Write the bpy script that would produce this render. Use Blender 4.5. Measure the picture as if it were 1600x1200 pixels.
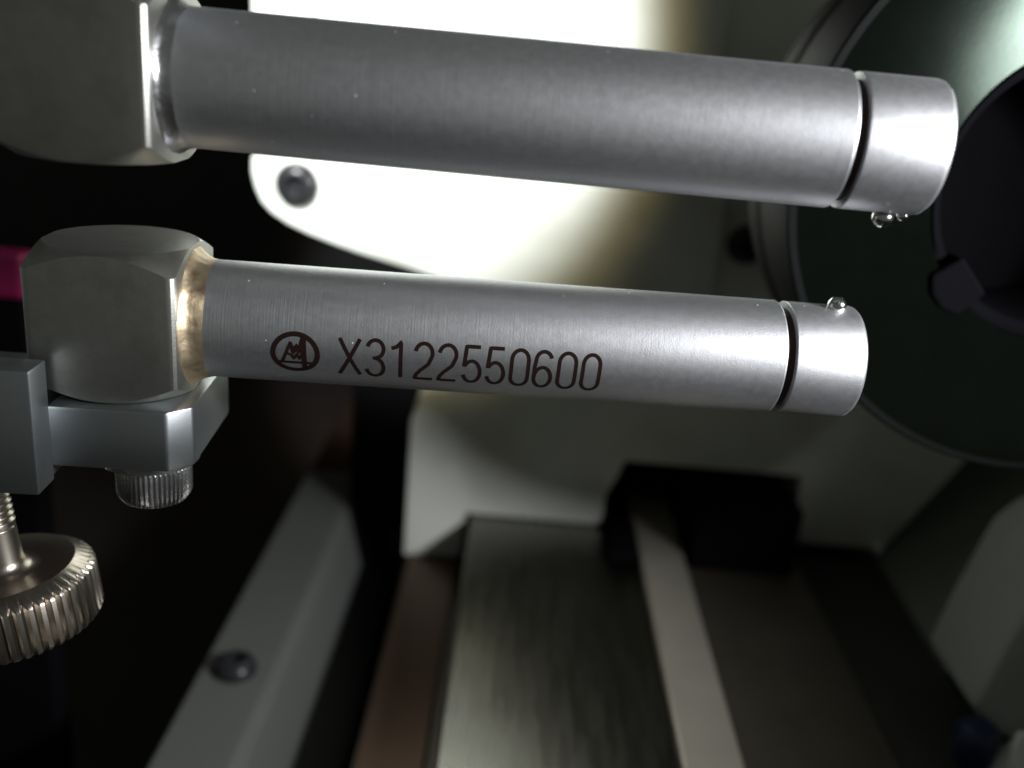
import bpy, bmesh, math, random
from mathutils import Matrix, Vector, noise
random.seed(7)
for o in list(bpy.data.objects):
    bpy.data.objects.remove(o)
MM = 0.001
R = math.radians
scene = bpy.context.scene
COL = scene.collection

# ------------------------------------------------------------------ camera
cam_d = bpy.data.cameras.new('camera')
cam = bpy.data.objects.new('camera', cam_d)
COL.objects.link(cam)
yc = Vector((40, 520, -1500)).normalized()            # lathe axis as the camera sees it
xc = Vector((math.cos(R(5)), -math.sin(R(5)), 0))
xc.z = -(xc.x * yc.x + xc.y * yc.y) / yc.z
xc.normalize()
zc = xc.cross(yc)
cam.matrix_world = Matrix.Translation((0, 0, 0.1691)) @ Matrix((xc, yc, zc)).to_4x4()
cam_d.sensor_width = 36
cam_d.lens = 33.75
cam_d.clip_start = 0.005
cam_d.clip_end = 20
cam_d.dof.use_dof = True
cam_d.dof.focus_distance = 0.158
cam_d.dof.aperture_fstop = 9.5
scene.camera = cam

# ------------------------------------------------------------------ world, lamps, exposure
world = bpy.data.worlds.new('World')
scene.world = world
world.use_nodes = True
bg = world.node_tree.nodes['Background']
bg.inputs['Color'].default_value = (0.95, 1.0, 0.88, 1)
bg.inputs['Strength'].default_value = 0.065


def spot(name, loc, target, watts, half_deg, blend, radius, colour):
    d = bpy.data.lights.new(name, 'SPOT')
    d.energy = watts
    d.color = colour
    d.spot_size = R(2 * half_deg)
    d.spot_blend = blend
    d.shadow_soft_size = radius * MM
    o = bpy.data.objects.new(name, d)
    COL.objects.link(o)
    o.location = Vector(loc) * MM
    o.rotation_euler = (Vector(target) - Vector(loc)).to_track_quat('-Z', 'Y').to_euler()
    return o


# torch beam thrown on the headstock cover, with the warm fringe of its rim
spot('beam_lamp', (-120, 30, 330), (-66, 318, 191), 13.5, 16.8, 0.34, 6, (0.88, 0.94, 1.0))
spot('beam_rim_lamp', (-120, 30, 330), (-66, 318, 191), 2.0, 18.5, 0.3, 6, (1.0, 0.83, 0.42))
# hand lamp to the right of the camera that lights the arms
spot('hand_lamp', (215, 50, 206), (48, 160, 146), 6.2, 37, 1.0, 22, (0.95, 0.97, 1.0))

scene.view_settings.view_transform = 'Standard'
scene.view_settings.look = 'None'
scene.view_settings.exposure = 0
scene.view_settings.gamma = 1
scene.cycles.use_denoising = True
scene.cycles.max_bounces = 8
scene.cycles.caustics_reflective = False


# ------------------------------------------------------------------ materials
def mat(name, base, metallic=0.0, rough=0.5, grain=None, grain_str=0.1, vary=0.0, vary_scale=300,
        stretch=(1, 1, 1), rough_vary=0.0, aniso=None, spec=0.5, dirt=None, dirt_scale=80, dirt_amt=0.4):
    m = bpy.data.materials.new(name)
    m.use_nodes = True
    nt = m.node_tree
    b = nt.nodes['Principled BSDF']
    b.inputs['Base Color'].default_value = (*base, 1)
    b.inputs['Metallic'].default_value = metallic
    b.inputs['Roughness'].default_value = rough
    b.inputs['Specular IOR Level'].default_value = spec
    tc = nt.nodes.new('ShaderNodeTexCoord')
    mp = nt.nodes.new('ShaderNodeMapping')
    mp.inputs['Scale'].default_value = stretch
    nt.links.new(tc.outputs['Object'], mp.inputs['Vector'])
    if grain:
        n = nt.nodes.new('ShaderNodeTexNoise')
        n.inputs['Scale'].default_value = grain
        n.inputs['Detail'].default_value = 3
        nt.links.new(mp.outputs[0], n.inputs['Vector'])
        bp = nt.nodes.new('ShaderNodeBump')
        bp.inputs['Strength'].default_value = grain_str
        bp.inputs['Distance'].default_value = 0.0002
        nt.links.new(n.outputs['Fac'], bp.inputs['Height'])
        nt.links.new(bp.outputs[0], b.inputs['Normal'])
    col_out = None
    if vary or rough_vary:
        n2 = nt.nodes.new('ShaderNodeTexNoise')
        n2.inputs['Scale'].default_value = vary_scale
        n2.inputs['Detail'].default_value = 6
        n2.inputs['Roughness'].default_value = 0.65
        nt.links.new(mp.outputs[0], n2.inputs['Vector'])
        if vary:
            mx = nt.nodes.new('ShaderNodeMix')
            mx.data_type = 'RGBA'
            nt.links.new(n2.outputs['Fac'], mx.inputs['Factor'])
            mx.inputs['A'].default_value = (*[c * (1 - vary) for c in base], 1)
            mx.inputs['B'].default_value = (*[min(1, c * (1 + vary)) for c in base], 1)
            col_out = mx.outputs['Result']
        if rough_vary:
            mr = nt.nodes.new('ShaderNodeMapRange')
            mr.inputs['From Min'].default_value = 0.3
            mr.inputs['From Max'].default_value = 0.7
            mr.inputs['To Min'].default_value = max(0.02, rough - rough_vary)
            mr.inputs['To Max'].default_value = min(1, rough + rough_vary)
            nt.links.new(n2.outputs['Fac'], mr.inputs['Value'])
            nt.links.new(mr.outputs[0], b.inputs['Roughness'])
    if dirt:
        n3 = nt.nodes.new('ShaderNodeTexNoise')
        n3.inputs['Scale'].default_value = dirt_scale
        n3.inputs['Detail'].default_value = 5
        nt.links.new(tc.outputs['Object'], n3.inputs['Vector'])
        mr = nt.nodes.new('ShaderNodeMapRange')
        mr.inputs['From Min'].default_value = 0.5
        mr.inputs['From Max'].default_value = 0.72
        mr.inputs['To Max'].default_value = dirt_amt
        nt.links.new(n3.outputs['Fac'], mr.inputs['Value'])
        mx = nt.nodes.new('ShaderNodeMix')
        mx.data_type = 'RGBA'
        nt.links.new(mr.outputs[0], mx.inputs['Factor'])
        if col_out:
            nt.links.new(col_out, mx.inputs['A'])
        else:
            mx.inputs['A'].default_value = (*base, 1)
        mx.inputs['B'].default_value = (*dirt, 1)
        col_out = mx.outputs['Result']
    if col_out:
        nt.links.new(col_out, b.inputs['Base Color'])
    if aniso:
        b.inputs['Anisotropic'].default_value = aniso[0]
        tg = nt.nodes.new('ShaderNodeTangent')
        tg.direction_type = 'RADIAL'
        tg.axis = aniso[1]
        nt.links.new(tg.outputs[0], b.inputs['Tangent'])
    return m


def rod_material(name):
    """satin ground steel: blasted grain, fine turning rings, scattered bright specks"""
    m = mat(name, (0.60, 0.60, 0.62), 1.0, 0.42)
    nt = m.node_tree
    N, L = nt.nodes, nt.links
    b = N['Principled BSDF']
    tc = N.new('ShaderNodeTexCoord')
    ring_map = N.new('ShaderNodeMapping')
    ring_map.inputs['Scale'].default_value = (3800, 60, 60)
    L.new(tc.outputs['Object'], ring_map.inputs['Vector'])
    rings = N.new('ShaderNodeTexNoise')
    rings.inputs['Scale'].default_value = 1
    rings.inputs['Detail'].default_value = 4
    L.new(ring_map.outputs[0], rings.inputs['Vector'])
    grain = N.new('ShaderNodeTexNoise')
    grain.inputs['Scale'].default_value = 3600
    grain.inputs['Detail'].default_value = 2
    L.new(tc.outputs['Object'], grain.inputs['Vector'])
    cloud = N.new('ShaderNodeTexNoise')
    cloud.inputs['Scale'].default_value = 800
    cloud.inputs['Detail'].default_value = 5
    L.new(tc.outputs['Object'], cloud.inputs['Vector'])
    # turning rings show most near the block and fade along the arm
    sep = N.new('ShaderNodeSeparateXYZ')
    L.new(tc.outputs['Object'], sep.inputs[0])
    fade = N.new('ShaderNodeMapRange')
    fade.inputs['From Min'].default_value = 0.010
    fade.inputs['From Max'].default_value = 0.065
    fade.inputs['To Min'].default_value = 1.0
    fade.inputs['To Max'].default_value = 0.25
    L.new(sep.outputs['X'], fade.inputs['Value'])
    b1 = N.new('ShaderNodeBump')
    b1.inputs['Distance'].default_value = 0.00003
    L.new(fade.outputs[0], b1.inputs['Strength'])
    L.new(rings.outputs['Fac'], b1.inputs['Height'])
    b2 = N.new('ShaderNodeBump')
    b2.inputs['Distance'].default_value = 0.00006
    b2.inputs['Strength'].default_value = 0.3
    L.new(grain.outputs['Fac'], b2.inputs['Height'])
    L.new(b1.outputs[0], b2.inputs['Normal'])
    L.new(b2.outputs[0], b.inputs['Normal'])
    # colour: cloudy satin, faint rings
    mx = N.new('ShaderNodeMix')
    mx.data_type = 'RGBA'
    mx.inputs['A'].default_value = (0.50, 0.50, 0.51, 1)
    mx.inputs['B'].default_value = (0.62, 0.62, 0.645, 1)
    add = N.new('ShaderNodeMath')
    add.operation = 'MULTIPLY_ADD'
    add.inputs[1].default_value = 0.45
    L.new(rings.outputs['Fac'], add.inputs[0])
    half = N.new('ShaderNodeMath')
    half.operation = 'MULTIPLY'
    half.inputs[1].default_value = 0.45
    L.new(cloud.outputs['Fac'], half.inputs[0])
    L.new(half.outputs[0], add.inputs[2])
    L.new(add.outputs[0], mx.inputs['Factor'])
    # specks: sparkle painted into the colour as white dots
    vor = N.new('ShaderNodeTexVoronoi')
    vor.inputs['Scale'].default_value = 260
    L.new(tc.outputs['Object'], vor.inputs['Vector'])
    lt = N.new('ShaderNodeMath')
    lt.operation = 'LESS_THAN'
    lt.inputs[1].default_value = 0.035
    L.new(vor.outputs['Distance'], lt.inputs[0])
    mx2 = N.new('ShaderNodeMix')
    mx2.data_type = 'RGBA'
    L.new(lt.outputs[0], mx2.inputs['Factor'])
    L.new(mx.outputs['Result'], mx2.inputs['A'])
    mx2.inputs['B'].default_value = (1, 1, 1, 1)
    L.new(mx2.outputs['Result'], b.inputs['Base Color'])
    rr = N.new('ShaderNodeMapRange')
    rr.inputs['To Min'].default_value = 0.44
    rr.inputs['To Max'].default_value = 0.51
    L.new(cloud.outputs['Fac'], rr.inputs['Value'])
    rm = N.new('ShaderNodeMix')
    L.new(lt.outputs[0], rm.inputs['Factor'])
    L.new(rr.outputs[0], rm.inputs['A'])
    rm.inputs['B'].default_value = 0.75
    L.new(rm.outputs['Result'], b.inputs['Roughness'])
    return m


M_ROD = rod_material('satin_steel')
M_BLOCK = mat('cast_steel', (0.37, 0.37, 0.34), 1.0, 0.43, grain=2600, grain_str=0.12, vary=0.14, vary_scale=500,
              dirt=(0.20, 0.19, 0.17), dirt_scale=160, dirt_amt=0.35)
M_BRAZE = mat('brass_braze', (0.56, 0.45, 0.30), 1.0, 0.5, grain=700, grain_str=0.5, vary=0.3, vary_scale=260,
              dirt=(0.10, 0.055, 0.03), dirt_scale=230, dirt_amt=0.9)
M_ALU = mat('milled_aluminium', (0.33, 0.35, 0.36), 1.0, 0.42, grain=3600, grain_str=0.07, vary=0.08, vary_scale=900)
M_NICKEL = mat('nickel_plate', (0.42, 0.375, 0.32), 1.0, 0.30, grain=3200, grain_str=0.06, vary=0.08, vary_scale=500)
M_SCREWSTEEL = mat('zinc_screw', (0.55, 0.55, 0.56), 1.0, 0.30, grain=1500, grain_str=0.3, vary=0.1)
M_GROOVE = mat('groove_dark', (0.05, 0.035, 0.03), 0.6, 0.5)
M_ENGRAVE = mat('laser_engraving', (0.012, 0.005, 0.004), 0.0, 0.9, spec=0.1, vary=0.4, vary_scale=900)
M_BALL = mat('polished_ball', (0.8, 0.8, 0.8), 1.0, 0.16, vary=0.05)
M_PAINT = mat('cream_paint', (0.78, 0.80, 0.73), 0.0, 0.35, grain=250, grain_str=0.12, vary=0.03, vary_scale=60,
              dirt=(0.42, 0.38, 0.28), dirt_scale=28, dirt_amt=0.35)
M_BLACKSCREW = mat('black_oxide', (0.02, 0.02, 0.022), 0.0, 0.3, grain=900, grain_str=0.1, spec=0.35)
M_WAY = mat('ground_bed_steel', (0.24, 0.235, 0.215), 1.0, 0.27, grain=700, grain_str=0.1, vary=0.14, vary_scale=60,
            stretch=(6, 0.5, 1), rough_vary=0.06, dirt=(0.10, 0.085, 0.06), dirt_scale=22, dirt_amt=0.35)
M_BAR = mat('bright_bar', (0.50, 0.455, 0.39), 0.6, 0.45, grain=700, grain_str=0.15, vary=0.15, vary_scale=60)
M_OILED = mat('oiled_iron', (0.12, 0.104, 0.082), 0.7, 0.45, grain=500, grain_str=0.2, vary=0.3, vary_scale=80)
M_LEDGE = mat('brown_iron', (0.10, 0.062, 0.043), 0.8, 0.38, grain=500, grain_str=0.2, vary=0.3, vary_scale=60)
M_FLANGE = mat('dark_flange', (0.035, 0.034, 0.032), 0.0, 0.6, grain=400, grain_str=0.2, vary=0.2, vary_scale=60)
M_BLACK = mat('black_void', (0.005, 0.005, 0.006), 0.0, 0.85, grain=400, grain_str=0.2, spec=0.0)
M_CHUCK = mat('turned_chuck_steel', (0.075, 0.095, 0.08), 1.0, 0.145, grain=900, grain_str=0.02, vary=0.25,
              vary_scale=120, aniso=(0.85, 'Y'))
M_CHUCKSIDE = mat('chuck_barrel', (0.009, 0.010, 0.010), 0.0, 0.55, grain=900, grain_str=0.15, vary=0.2, stretch=(1, 8, 1), spec=0.2)
M_GREEN = mat('grey_green_paint', (0.21, 0.235, 0.2), 0.0, 0.5, grain=300, grain_str=0.1, vary=0.1, vary_scale=40)
M_GREY = mat('grey_paint', (0.40, 0.43, 0.40), 0.0, 0.45, grain=300, grain_str=0.1, vary=0.12, vary_scale=30)
M_RAIL = mat('rail_paint', (0.095, 0.1, 0.092), 0.0, 0.5, grain=300, grain_str=0.1, vary=0.06, vary_scale=40)
M_MAGENTA = mat('magenta_plastic', (0.30, 0.012, 0.09), 0.0, 0.4, vary=0.05)
M_WHITEP = mat('white_plastic', (0.72, 0.75, 0.70), 0.0, 0.3, vary=0.05)
M_BLUE = mat('dark_blue_plastic', (0.01, 0.02, 0.06), 0.0, 0.35, vary=0.1)
M_BENCH = mat('dark_bench', (0.025, 0.018, 0.016), 0.0, 0.6, grain=200, grain_str=0.2, vary=0.4, vary_scale=30)
M_WALL = mat('dark_wall', (0.03, 0.028, 0.03), 0.0, 0.9, vary=0.2, vary_scale=10)


# ------------------------------------------------------------------ helpers (all lengths in mm)
def link_mesh(name, me, m, parent=None, smooth=None):
    o = bpy.data.objects.new(name, me)
    COL.objects.link(o)
    me.materials.clear()
    me.materials.append(m)
    if smooth is not None:
        for p in me.polygons:
            p.use_smooth = True
        me.set_sharp_from_angle(angle=R(smooth))
    if parent:
        o.parent = parent
    return o


def from_bm(name, bm, m, parent=None, smooth=None):
    bmesh.ops.recalc_face_normals(bm, faces=bm.faces)
    bmesh.ops.scale(bm, vec=(MM, MM, MM), verts=bm.verts)
    me = bpy.data.meshes.new(name)
    bm.to_mesh(me)
    bm.free()
    return link_mesh(name, me, m, parent, smooth)


def box_bm(x0, x1, y0, y1, z0, z1, bev=0.0, seg=2):
    bm = bmesh.new()
    bmesh.ops.create_cube(bm, size=1)
    for v in bm.verts:
        v.co = Vector(((x0 + x1) / 2 + v.co.x * (x1 - x0), (y0 + y1) / 2 + v.co.y * (y1 - y0),
                       (z0 + z1) / 2 + v.co.z * (z1 - z0)))
    if bev:
        bmesh.ops.bevel(bm, geom=list(bm.edges), offset=bev, segments=seg, profile=0.5, affect='EDGES')
    return bm


def prism_bm(outline, d0, d1, axis='Y', bev=0.0, seg=2):
    """outline of 2D points extruded along axis (Y: points are x,z; Z: points are x,y)"""
    bm = bmesh.new()

    def pt(p, d):
        return (p[0], d, p[1]) if axis == 'Y' else (p[0], p[1], d)
    a = [bm.verts.new(pt(p, d0)) for p in outline]
    b = [bm.verts.new(pt(p, d1)) for p in outline]
    n = len(outline)
    f0 = bm.faces.new(a)
    f1 = bm.faces.new(b[::-1])
    for i in range(n):
        bm.faces.new((a[i], b[i], b[(i + 1) % n], a[(i + 1) % n]))
    bmesh.ops.recalc_face_normals(bm, faces=bm.faces)
    if bev:
        es = [e for e in bm.edges if abs(e.calc_face_angle(0)) > R(25)]
        bmesh.ops.bevel(bm, geom=es, offset=bev, segments=seg, profile=0.5, affect='EDGES')
    bmesh.ops.triangulate(bm, faces=[f for f in bm.faces if len(f.verts) > 4])
    return bm


def lathe_bm(profile, seg=96, axis='X', center=(0, 0, 0), closed=True, rfun=None):
    """profile of (along, radius)"""
    bm = bmesh.new()
    rings = []
    for (t, r) in profile:
        ring = []
        for k in range(seg):
            a = 2 * math.pi * k / seg
            rr = rfun(t, r, a) if rfun else r
            c, s = rr * math.cos(a), rr * math.sin(a)
            p = {'X': (t, c, s), 'Y': (c, t, s), 'Z': (c, s, t)}[axis]
            ring.append(bm.verts.new(Vector(p) + Vector(center)))
        rings.append(ring)
    for i in range(len(rings) - 1):
        for k in range(seg):
            bm.faces.new((rings[i][k], rings[i][(k + 1) % seg], rings[i + 1][(k + 1) % seg], rings[i + 1][k]))
    if closed:
        bm.faces.new(rings[0][::-1])
        bm.faces.new(rings[-1])
    return bm


def empty(name, loc, rz=0.0):
    o = bpy.data.objects.new(name, None)
    COL.objects.link(o)
    o.empty_display_size = 0.01
    o.location = Vector(loc) * MM
    o.rotation_euler = (0, 0, rz)
    return o


def tag(o, label, cat=None, group=None):
    o['label'] = label
    if cat:
        o['category'] = cat
    if group:
        o['group'] = group
    return o


def button_screw(name, parent, loc, r, h, facing):
    """round black socket screw; facing: '-Y' or '+Z' in the parent's frame"""
    prof = [(0, r * 0.98), (h * 0.25, r), (h * 0.6, r * 0.93), (h * 0.85, r * 0.78), (h, r * 0.55),
            (h, r * 0.46), (h * 0.35, r * 0.44), (h * 0.3, r * 0.05)]
    bm = lathe_bm(prof, 40, 'Z', rfun=lambda t, rr, a: rr)
    o = from_bm(name, bm, M_BLACKSCREW, parent, 40)
    o.location = Vector(loc) * MM
    if facing == '-Y':
        o.rotation_euler = (R(90), 0, 0)
    return o


# ------------------------------------------------------------------ setting
o = from_bm('bench_top', box_bm(-700, 900, -300, 1000, -140, -110), M_BENCH)
o['kind'] = 'structure'
o = from_bm('wall', box_bm(-900, 1100, 1000, 1030, -140, 900), M_WALL)
o['kind'] = 'structure'

# ------------------------------------------------------------------ lathe bed
bed = empty('lathe_bed', (60, 260, -110))
tag(bed, 'lathe bed with a polished slideway and pale guide bar below the arms', 'lathe bed')


def part(name, bm, m, parent, smooth=None):
    """mesh given in world mm, stored relative to its parent's base"""
    off = parent.location / MM
    if parent.parent:
        off = off + parent.parent.location / MM
    bmesh.ops.translate(bm, vec=-off, verts=bm.verts)
    return from_bm(name, bm, m, parent, smooth)


part('bed_casting', box_bm(-34, 146, -150, 470, -109.9, -22), M_OILED, bed)
part('front_ledge', box_bm(-33, -14, -150, 400, -22, -19, 0.6), M_LEDGE, bed)
part('slideway', box_bm(-9.8, 51, -150, 400, -21.8, 0, 0.6), M_WAY, bed)
part('guide_bar', box_bm(52, 68, -150, 360, -21.6, 3.2, 0.8), M_BAR, bed)
part('rear_slideway', box_bm(69, 112, -150, 400, -21.7, -0.6, 0.8), M_OILED, bed)
part('rear_flange', box_bm(113, 145, -150, 400, -21.6, -5.5, 1.0), M_FLANGE, bed)

# painted rail along the front of the bed
rail = empty('front_rail', (-76, 300, -110))
tag(rail, 'grey painted rail with one black screw running beside the lathe bed', 'rail')
part('rail_body', prism_bm([(-87, -18), (-65, -18), (-62, -19.5), (-54, -42), (-44, -60), (-44, -109.9), (-87, -109.9)], -150, 396,
                           'Y', 1.2), M_RAIL, rail)
part('rail_shaded_end', box_bm(-86.5, -64.5, 396.3, 520, -109.9, -18.4, 0.8), M_LEDGE, rail)  # far end of the rail, its shade put into a brown colour
s = button_screw('screw', rail, (0, 0, 0), 6.6, 4.5, '+Z')
s.location = Vector((-76 - -76, 248 - 300, -17.9 + 110)) * MM

# ------------------------------------------------------------------ headstock
head = empty('lathe_headstock', (50, 400, -20))
tag(head, 'cream painted lathe headstock with a torch beam on its cover', 'headstock')
arc = [(-35, 36), (-33.8, 40.5), (-31, 44.5), (-27.5, 47.3), (-23, 49)]
outline = [(-35, -20), *arc, (-19, 51), (-18, 200), (230, 200), (230, 90), (172, 42), (169, 36), (149, 2), (146.5, 0.3),
           (112.5, 0.3), (112, 27.6), (46, 27.6), (44, 21), (40.5, 13), (40, 0.3), (-12.3, 0.3), (-12.8, -18.8), (-20, -18.8)]
part('base_casting', prism_bm(outline, 330, 470, 'Y', 1.0), M_PAINT, head, 35)
part('end_guard', box_bm(-64, -36.2, 372, 470, -32, 46, 2), M_BLACK, head)
part('black_block', box_bm(69.5, 107, 304, 329.6, -0.4, 25.5, 1.2), M_BLACK, head)  # plain black block on the bed before the opening
part('black_block', box_bm(40.5, 51.2, 302, 329.6, 0.2, 4.5, 0.8), M_BLACK, head)  # low black block left of the guide bar
part('opening_dark_slab', box_bm(38, 114, 352, 358, 0.5, 30), M_BLACK, head)  # black slab inside the opening, painting the dark of its interior
# cover hanging over the base, three panels with seams
lip = [(-90, 129.6), (-90.2, 124), (-89, 119.2), (-87, 114.6), (-83.5, 111), (-78, 107.8), (-71, 105), (-63, 102.5),
       (-54, 100), (-45, 98), (-36, 96), (-24, 93), (-10, 89), (6, 84), (24, 80), (44, 77), (66, 75), (66.5, 129.6)]
cover = part('cover_lip', prism_bm(lip, 318, 329.7, 'Y', 1.3, 3), M_PAINT, head, 35)
part('cover_panel', box_bm(-90, -71, 318.5, 329.6, 130.3, 215, 0.9), M_PAINT, head)
part('cover_panel', box_bm(-70, 58, 318, 329.6, 130.4, 215, 0.9), M_PAINT, head)
part('cover_backing', box_bm(-86, 56, 329.8, 334, 112, 212), M_BLACK, head)


def head_screw(x, z, y, r=7.0):
    sc = button_screw('screw', head, (x - 50, y - 400, z + 20), r, 4.2, '-Y')
    return sc


head_screw(-75, 121.2, 318.2, 7.3)
head_screw(77.3, 112.5, 330.2, 6.6)
bm = bmesh.new()
bmesh.ops.create_uvsphere(bm, u_segments=16, v_segments=10, radius=2.2)
bmesh.ops.translate(bm, vec=(146, 329.5, 1.2), verts=bm.verts)
part('dowel_pin', bm, M_PAINT, head, 60)
# spindle flange
part('spindle_flange', lathe_bm([(247.2, 32), (248, 33), (300, 33), (301, 38), (329.5, 38)], 80, 'Y', (117, 0, 149)), M_CHUCKSIDE, head, 40)

# ------------------------------------------------------------------ chuck
CX, CZ = 117, 149.5
chuck = empty('lathe_chuck', (CX, 205, CZ))
tag(chuck, 'dark turned steel spindle chuck with a wide round bore behind the arm tips', 'chuck')
prof = [(42, 30), (41.5, 61), (40, 62), (30, 62), (28, 60.6), (26.5, 60.6), (25, 62), (1.5, 62), (0.4, 61.4), (0, 60)]
b = lathe_bm(prof, 128, 'Y', (0, 0, 0), closed=False)
from_bm('barrel', b, M_CHUCKSIDE, chuck, 35)
face = [(0, 60), (0, 32), (0.6, 31.2), (1.2, 31)]
fo = from_bm('face', lathe_bm(face, 160, 'Y', (0, 0, 0), closed=False), M_CHUCK, chuck, 30)
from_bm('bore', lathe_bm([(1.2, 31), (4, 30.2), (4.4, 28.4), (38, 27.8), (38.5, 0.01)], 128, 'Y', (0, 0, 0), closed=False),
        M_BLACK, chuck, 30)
kb = prism_bm([(26.5, -5), (34, -5.5), (36, -2), (36, 2), (34, 5.5), (26.5, 5)], -1.5, 6, 'Y', 0.8)
j = from_bm('key', kb, M_BLACK, chuck)
j.rotation_euler = (0, R(-222), 0)

# ------------------------------------------------------------------ things on the right of the bed
guard = empty('splash_guard', (200, 330, -110))
tag(guard, 'dark green painted splash guard sloping up behind the lathe bed', 'guard')
part('sheet', prism_bm([(147, -8), (150, -10), (300, 95), (300, 99), (296, 99), (147, -4)], 262, 520, 'Y', 0.4), M_GREEN, guard)
part('foot', box_bm(147.5, 156, 262, 520, -109.9, -11, 0.5), M_GREEN, guard)

gc = empty('gear_cover', (175, 235, -110))
tag(gc, 'blurred grey painted cover standing at the far side of the bed', 'cover')
part('shell', prism_bm([(134.5, 10), (138, 28), (144, 53), (150, 60), (215, 72), (215, -109.9), (176, -109.9), (166, -9), (139.5, 3.5)],
                       222, 256, 'Y', 2.5, 3), M_GREY, gc, 40)
lv = empty('lever', (143.5, 212, -110))
tag(lv, 'white lever knob with a dark blue collar low beside the grey cover', 'lever')
part('stem', lathe_bm([(-109.9, 3), (-14, 2.6)], 24, 'Z', (143.5, 212, 0)), M_SCREWSTEEL, lv, 40)
part('knob', lathe_bm([(-14, 3), (-12, 5), (-7, 6.8), (-3, 7.2), (1, 6.4), (4.5, 4.2), (6, 2.4), (10, 2.0), (11, 1)], 40, 'Z',
                      (143.5, 212, 0)), M_WHITEP, lv, 60)
part('collar', lathe_bm([(-3, 4.5), (0, 5.5), (7, 5.5), (9, 4.2)], 32, 'Z', (134, 216, 0)), M_BLUE, lv, 40)

# ------------------------------------------------------------------ magenta edged panel at the left
tb = empty('upright_panel', (-200, 268, -110))
tag(tb, 'black upright panel with a magenta top strip behind the left clamp', 'panel')
part('strip', box_bm(-300, -139.5, 262, 272, 90, 103, 1.5), M_MAGENTA, tb)
part('board', box_bm(-299, -140.5, 262.5, 272, -109.9, 89.6, 1.0), M_BLACK, tb)

# ------------------------------------------------------------------ measuring arms
def boolean_intersect(bm_a, bm_b):
    me_a = bpy.data.meshes.new('tmp_a')
    bm_a.to_mesh(me_a)
    me_b = bpy.data.meshes.new('tmp_b')
    bm_b.to_mesh(me_b)
    oa = bpy.data.objects.new('tmp_a', me_a)
    ob = bpy.data.objects.new('tmp_b', me_b)
    COL.objects.link(oa)
    COL.objects.link(ob)
    md = oa.modifiers.new('b', 'BOOLEAN')
    md.operation = 'INTERSECT'
    md.object = ob
    md.solver = 'EXACT'
    bv = oa.modifiers.new('v', 'BEVEL')
    bv.width = 0.35
    bv.segments = 2
    bv.limit_method = 'ANGLE'
    bv.angle_limit = R(22)
    dg = bpy.context.evaluated_depsgraph_get()
    me = bpy.data.meshes.new_from_object(oa.evaluated_get(dg))
    bpy.data.objects.remove(oa)
    bpy.data.objects.remove(ob)
    return me


def make_block(parent):
    x0, x1, h0, h1, hv = -25.5, -1.8, -12.1, 12.5, 12.6
    cx = (x0 + x1) / 2
    a = box_bm(x0, x1, -hv, hv, h0, h1)
    vert = [e for e in a.edges if abs(e.verts[0].co.z - e.verts[1].co.z) > 5]
    bmesh.ops.bevel(a, geom=vert, offset=1.2, segments=3, profile=0.5, affect='EDGES')
    r0, tt = 12.2, math.tan(R(34))
    rmax = 20
    prof = [(h0 - 0.001, r0), (h0 + (rmax - r0) * tt, rmax), (h1 - (rmax - r0) * tt, rmax), (h1 + 0.001, r0)]
    c = lathe_bm(prof, 128, 'Z', (cx, 0, 0))
    for bm in (a, c):
        bmesh.ops.recalc_face_normals(bm, faces=bm.faces)
    me = boolean_intersect(a, c)
    me.transform(Matrix.Scale(MM, 4))
    return link_mesh('mounting_block', me, M_BLOCK, parent, 30)


def make_arm(name, loc, yaw, groove0, groove1, tip, ball, fil, fil_mat, r=10.0):
    arm = empty(name, loc, yaw)
    make_block(arm)
    ch = 0.55
    shaft = [(-2.5, r), (groove0 - 0.35, r), (groove0 - 0.1, r - 0.12), (groove0, r - 0.4), (groove0, r - 1.3)]
    sb = lathe_bm(shaft, 160, 'X')
    from_bm('shaft', sb, M_ROD, arm, 25)
    from_bm('groove', lathe_bm([(groove0 - 1, r - 1.25), (groove1 + 1, r - 1.25)], 96, 'X'), M_GROOVE, arm, 40)
    rc = r - 0.08
    cap = [(groove1, r - 1.3), (groove1, rc - 0.12), (groove1 + 0.1, rc), (tip - 1.0, rc), (tip - 0.55, rc - 0.12),
           (tip - 0.2, rc - 0.42), (tip, rc - 0.95), (tip, 1.0)]
    from_bm('end_cap', lathe_bm(cap, 160, 'X'), M_ROD, arm, 35)

    # brazed fillet, uneven like run metal
    def lump(t, rr, a):
        return rr + (noise.noise(Vector((math.cos(a) * 2.2, math.sin(a) * 2.2, t * 0.35 + tip))) * 0.55
                     + noise.noise(Vector((math.cos(a) * 6, math.sin(a) * 6, t * 0.8))) * 0.2) * min(1, max(0, (rr - 9.9) * 1.2))
    from_bm('braze_fillet', lathe_bm(fil, 128, 'X', rfun=lump), fil_mat, arm, 60)
    for (bx, by, bz, br) in ball:
        bm = bmesh.new()
        bmesh.ops.create_uvsphere(bm, u_segments=32, v_segments=20, radius=br)
        bmesh.ops.translate(bm, vec=(bx, by, bz), verts=bm.verts)
        from_bm('detent_ball', bm, M_BALL, arm, 60)
    return arm


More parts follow.
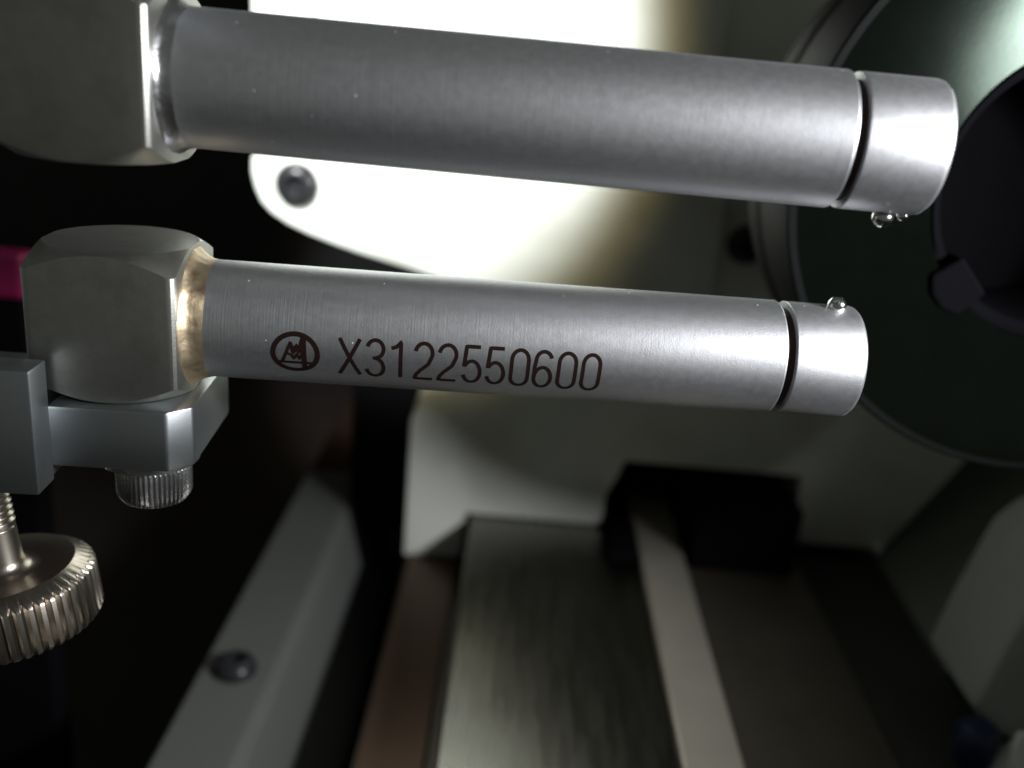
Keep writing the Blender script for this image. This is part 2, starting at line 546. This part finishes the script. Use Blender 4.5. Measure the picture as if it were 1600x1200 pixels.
LOW = (-52.3, 157.7, 121.5)
low_yaw = math.atan2(7.4, 114.3)
arm = make_arm('measuring_arm', LOW, low_yaw, 98.3, 99.9, 112.3, [(108.2, -1.0, 10.3, 1.65)],
               [(-2.2, 11.9), (-1.7, 11.7), (-1.35, 11.3), (-0.9, 10.85), (-0.3, 10.5), (0.5, 10.25), (1.2, 10.08), (1.9, 9.95)], M_BRAZE)
tag(arm, 'satin steel arm engraved with a round emblem and long number', 'measuring arm')
UP = (-50.3, 147.0, 161.1)
arm_u = make_arm('measuring_arm', UP, math.atan2(0.9, 106.6), 95.6, 97.1, 109.4,
                 [(104.7, -0.6, -10.6, 1.6), (107.8, -0.2, -10.1, 0.9)],
                 [(-2.2, 11.3), (-1.7, 11.1), (-1.4, 10.7), (-0.9, 10.35), (-0.2, 10.12), (0.5, 9.95)], M_SCREWSTEEL)
arm_u.rotation_euler.y = R(0.4)
tag(arm_u, 'plain satin steel arm without engraving, above the engraved arm', 'measuring arm')


# ---- engraving on the lower arm: strokes laid on the cylinder
def arc_pts(cx, cy, rx, ry, a0, a1, n=20):
    return [(cx + rx * math.cos(R(a0 + (a1 - a0) * i / n)), cy + ry * math.sin(R(a0 + (a1 - a0) * i / n))) for i in range(n + 1)]


def glyph(ch):
    H = 3.5
    W = 1.40
    if ch == 'X':
        return [[(-1.7, H), (1.7, -H)], [(1.6, H), (-1.75, -H)]]
    if ch == '0':
        return [arc_pts(0, H - W * 1.25, W, W * 1.25, 0, 180, 16) + arc_pts(0, -H + W * 1.25, W, W * 1.25, 180, 360, 16)
                + [(W, H - W * 1.25)]]
    if ch == '1':
        return [[(0.55, -H), (0.55, H), (0.25, H - 0.5), (-0.25, H - 0.95), (-1.0, H - 1.2)]]
    if ch == '2':
        return [arc_pts(0, H - 1.7, W, 1.7, 170, -20, 18) + [(0.75, -0.2), (-0.5, -1.5), (-1.2, -2.5), (-1.45, -H), (1.5, -H)]]
    if ch == '3':
        return [arc_pts(0, H - 1.55, W * 0.95, 1.55, 165, -80, 18)[:-1] + [(0.1, 0.35), (-0.4, 0.32)],
                [(0.05, 0.32)] + arc_pts(-0.02, -H + 1.9, W, 1.9, 78, -170, 20)]
    if ch == '5':
        return [[(1.3, H), (-1.0, H), (-1.28, 0.0)] + arc_pts(0.0, -H + 2.25, W, 2.25, 145, -165, 22)]
    if ch == '6':
        return [arc_pts(0.05, H - 1.5, W * 0.92, 1.5, 15, 165, 14) + [(-W, 0.8), (-W, -1.2)],
                arc_pts(0, -H + 2.1, W, 2.1, 0, 360, 30)]
    return []


def ribbon(bm, pts, width, rad, cu, cphi):
    # resample so that long strokes follow the curve of the arm
    dense = [Vector(pts[0])]
    for a, b in zip(pts, pts[1:]):
        a, b = Vector(a), Vector(b)
        n = max(1, int((b - a).length / 0.25))
        for i in range(1, n + 1):
            dense.append(a.lerp(b, i / n))
    closed = (dense[0] - dense[-1]).length < 1e-4
    L = []
    for i, p in enumerate(dense):
        if closed:
            q0, q1 = dense[i - 1 if i else -2], dense[(i + 1) if i + 1 < len(dense) else 1]
        else:
            q0, q1 = dense[max(0, i - 1)], dense[min(len(dense) - 1, i + 1)]
        t = (q1 - q0).normalized()
        nrm = Vector((-t.y, t.x))
        row = []
        for s in (-0.5, 0, 0.5):
            q = p + nrm * (width * s)
            phi = cphi - q.y / 10.0            # y up on the print, phi grows downwards
            row.append(bm.verts.new((cu + q.x, -rad * math.cos(phi), -rad * math.sin(phi))))
        L.append(row)
    for r0, r1 in zip(L, L[1:]):
        for k in (0, 1):
            try:
                bm.faces.new((r0[k], r0[k + 1], r1[k + 1], r1[k]))
            except ValueError:
                pass


TEXT = 'X3122550600'
centres = [547, 586, 620, 661, 698, 736, 773, 811, 847.5, 885.5, 923.5]
CPHI = R(14.0)
for ch, px in zip(TEXT, centres):
    bm = bmesh.new()
    for i, st in enumerate(glyph(ch)):
        ribbon(bm, st, 0.66, 10.012 + 0.006 * i, 23.6 + (px - 530) * 0.1061, CPHI)
    from_bm('engraved_character', bm, M_ENGRAVE, arm)
bm = bmesh.new()
ecu, eph = 16.5, R(13.0)
ribbon(bm, arc_pts(0, 0, 3.6, 3.45, 0, 360, 60), 0.85, 10.012, ecu, eph)
ribbon(bm, [(-2.9, -1.75), (3.0, -1.75)], 0.5, 10.018, ecu, eph)
ribbon(bm, [(1.35, 3.2), (1.5, -3.3)], 0.85, 10.024, ecu, eph)
ribbon(bm, [(-2.1, -1.6), (-0.7, 2.1)], 0.5, 10.030, ecu, eph)
ribbon(bm, [(-0.75, 2.0), (-0.25, 0.1), (0.25, 1.6), (0.6, 0.2), (1.2, 3.0)], 0.6, 10.036, ecu, eph)
ribbon(bm, [(-1.25, 0.0), (-0.6, -0.2), (-0.2, -1.0), (0.3, 0.0), (0.7, -1.0), (1.2, 0.3)], 0.42, 10.042, ecu, eph)
from_bm('engraved_emblem', bm, M_ENGRAVE, arm)

# ------------------------------------------------------------------ clamp bracket that carries both arms
br = empty('clamp_bracket', LOW, low_yaw)
tag(br, 'milled aluminium bracket with chamfered tongue under the lower block', 'bracket')
ton = [(-22, -14.5), (-3.2, -14.5), (0.2, -11.0), (0.2, 13.3), (-22, 13.3)]
from_bm('tongue', prism_bm(ton, -22.8, -12.25, 'Z', 0.5), M_ALU, br, 30)
lipb = [(-62, -4.6), (-21.7, -4.6), (-21.7, -25.4), (-62, -25.4)]
from_bm('front_plate', prism_bm(lipb, -20.2, -13.9, 'Y', 0.4), M_ALU, br, 30)
from_bm('base_plate', box_bm(-62, -22.2, -13.8, 13, -25.2, -13.0, 0.5), M_ALU, br, 30)
from_bm('post', box_bm(-75, -62.2, -19, 12, -25.2, 64, 0.5), M_ALU, br, 30)
from_bm('upper_tongue', box_bm(-62, 1, -24, 0, 53.2, 63.5, 0.5), M_ALU, br, 30)


def knurl(n, depth):
    def f(t, r, a):
        ph = (a * n / (2 * math.pi)) % 1.0
        return r - depth * (1 - abs(2 * ph - 1) * 1.0) ** 1.0
    return f


csx, csy = -9.3, -2.5
cs = from_bm('cap_screw', lathe_bm([(-31.0, 3.2), (-25, 3.3), (-25, 6.0)], 12, 'Z', (csx, csy, 0)), M_SCREWSTEEL, br)
nk = 48
head_prof = [(-33.2, 3.5), (-33.2, 5.2), (-32.9, 5.75), (-32.3, 6.2), (-31.6, 6.45), (-26.6, 6.5), (-26.0, 6.2), (-25.6, 5.6)]


def head_r(t, r, a):
    if -32.5 < t < -26.2:
        ph = (a * nk / (2 * math.pi)) % 1.0
        return r - 0.32 * abs(2 * ph - 1)
    return r


from_bm('screw_head', lathe_bm(head_prof, nk * 4, 'Z', (csx, csy, 0), rfun=head_r), M_SCREWSTEEL, cs, 25)
from_bm('washer', lathe_bm([(-25.6, 8.2), (-25.4, 8.5), (-23.2, 8.5), (-22.9, 8.2)], 64, 'Z', (csx - 0.6, csy, 0)), M_SCREWSTEEL, cs, 40)

# ------------------------------------------------------------------ thumbscrew under the bracket
ts = empty('thumbscrew', (0, 0, 0))
tag(ts, 'nickel thumbscrew with coarse knurled round head hanging under the bracket', 'thumbscrew')
ts.location = (Matrix.Translation(Vector(LOW) * MM) @ Matrix.Rotation(low_yaw, 4, 'Z') @ Vector((-38.4 * MM, -6 * MM, -25.5 * MM)))
ts.rotation_euler = (0, R(-7), low_yaw)
# thread: helix ridge
bm = bmesh.new()
turns, pitch, seg = 13, 1.2, 40
rows = []
for i in range(turns * seg + 1):
    a = 2 * math.pi * i / seg
    z = 2.0 - pitch * i / seg
    row = []
    for (dz, rr) in ((0.0, 3.35), (0.4, 3.9), (0.55, 4.0), (0.7, 3.9), (1.1, 3.35)):
        row.append(bm.verts.new((rr * math.cos(a), rr * math.sin(a), z - dz)))
    rows.append(row)
for r0_, r1_ in zip(rows, rows[1:]):
    for k in range(4):
        bm.faces.new((r0_[k], r0_[k + 1], r1_[k + 1], r1_[k]))
from_bm('thread', bm, M_NICKEL, ts, 70)
from_bm('shank', lathe_bm([(3, 3.4), (-15, 3.4)], 40, 'Z'), M_NICKEL, ts, 40)
from_bm('hub', lathe_bm([(-12.6, 3.4), (-12.9, 3.7), (-13.2, 3.75), (-20.2, 3.85), (-21.3, 4.2), (-22.0, 5.0), (-22.25, 6.4)], 64, 'Z'),
        M_NICKEL, ts, 50)
KN = 50
knob_prof = [(-22.32, 3.00), (-22.25, 8.00), (-21.90, 11.90), (-21.80, 12.20), (-21.90, 12.40), (-23.10, 14.30), (-23.60, 15.00), (-24.20, 15.30), (-32.30, 15.30), (-33.00, 14.80), (-33.40, 13.70)]


def knob_r(t, r, a):
    if r > 14.7 and t < -23.2:
        ph = (a * KN / (2 * math.pi)) % 1.0
        return r - 0.85 * max(0, 1 - abs(2 * ph - 1) * 1.7)
    return r


from_bm('knob', lathe_bm(knob_prof, KN * 10, 'Z', rfun=knob_r), M_NICKEL, ts, 32)
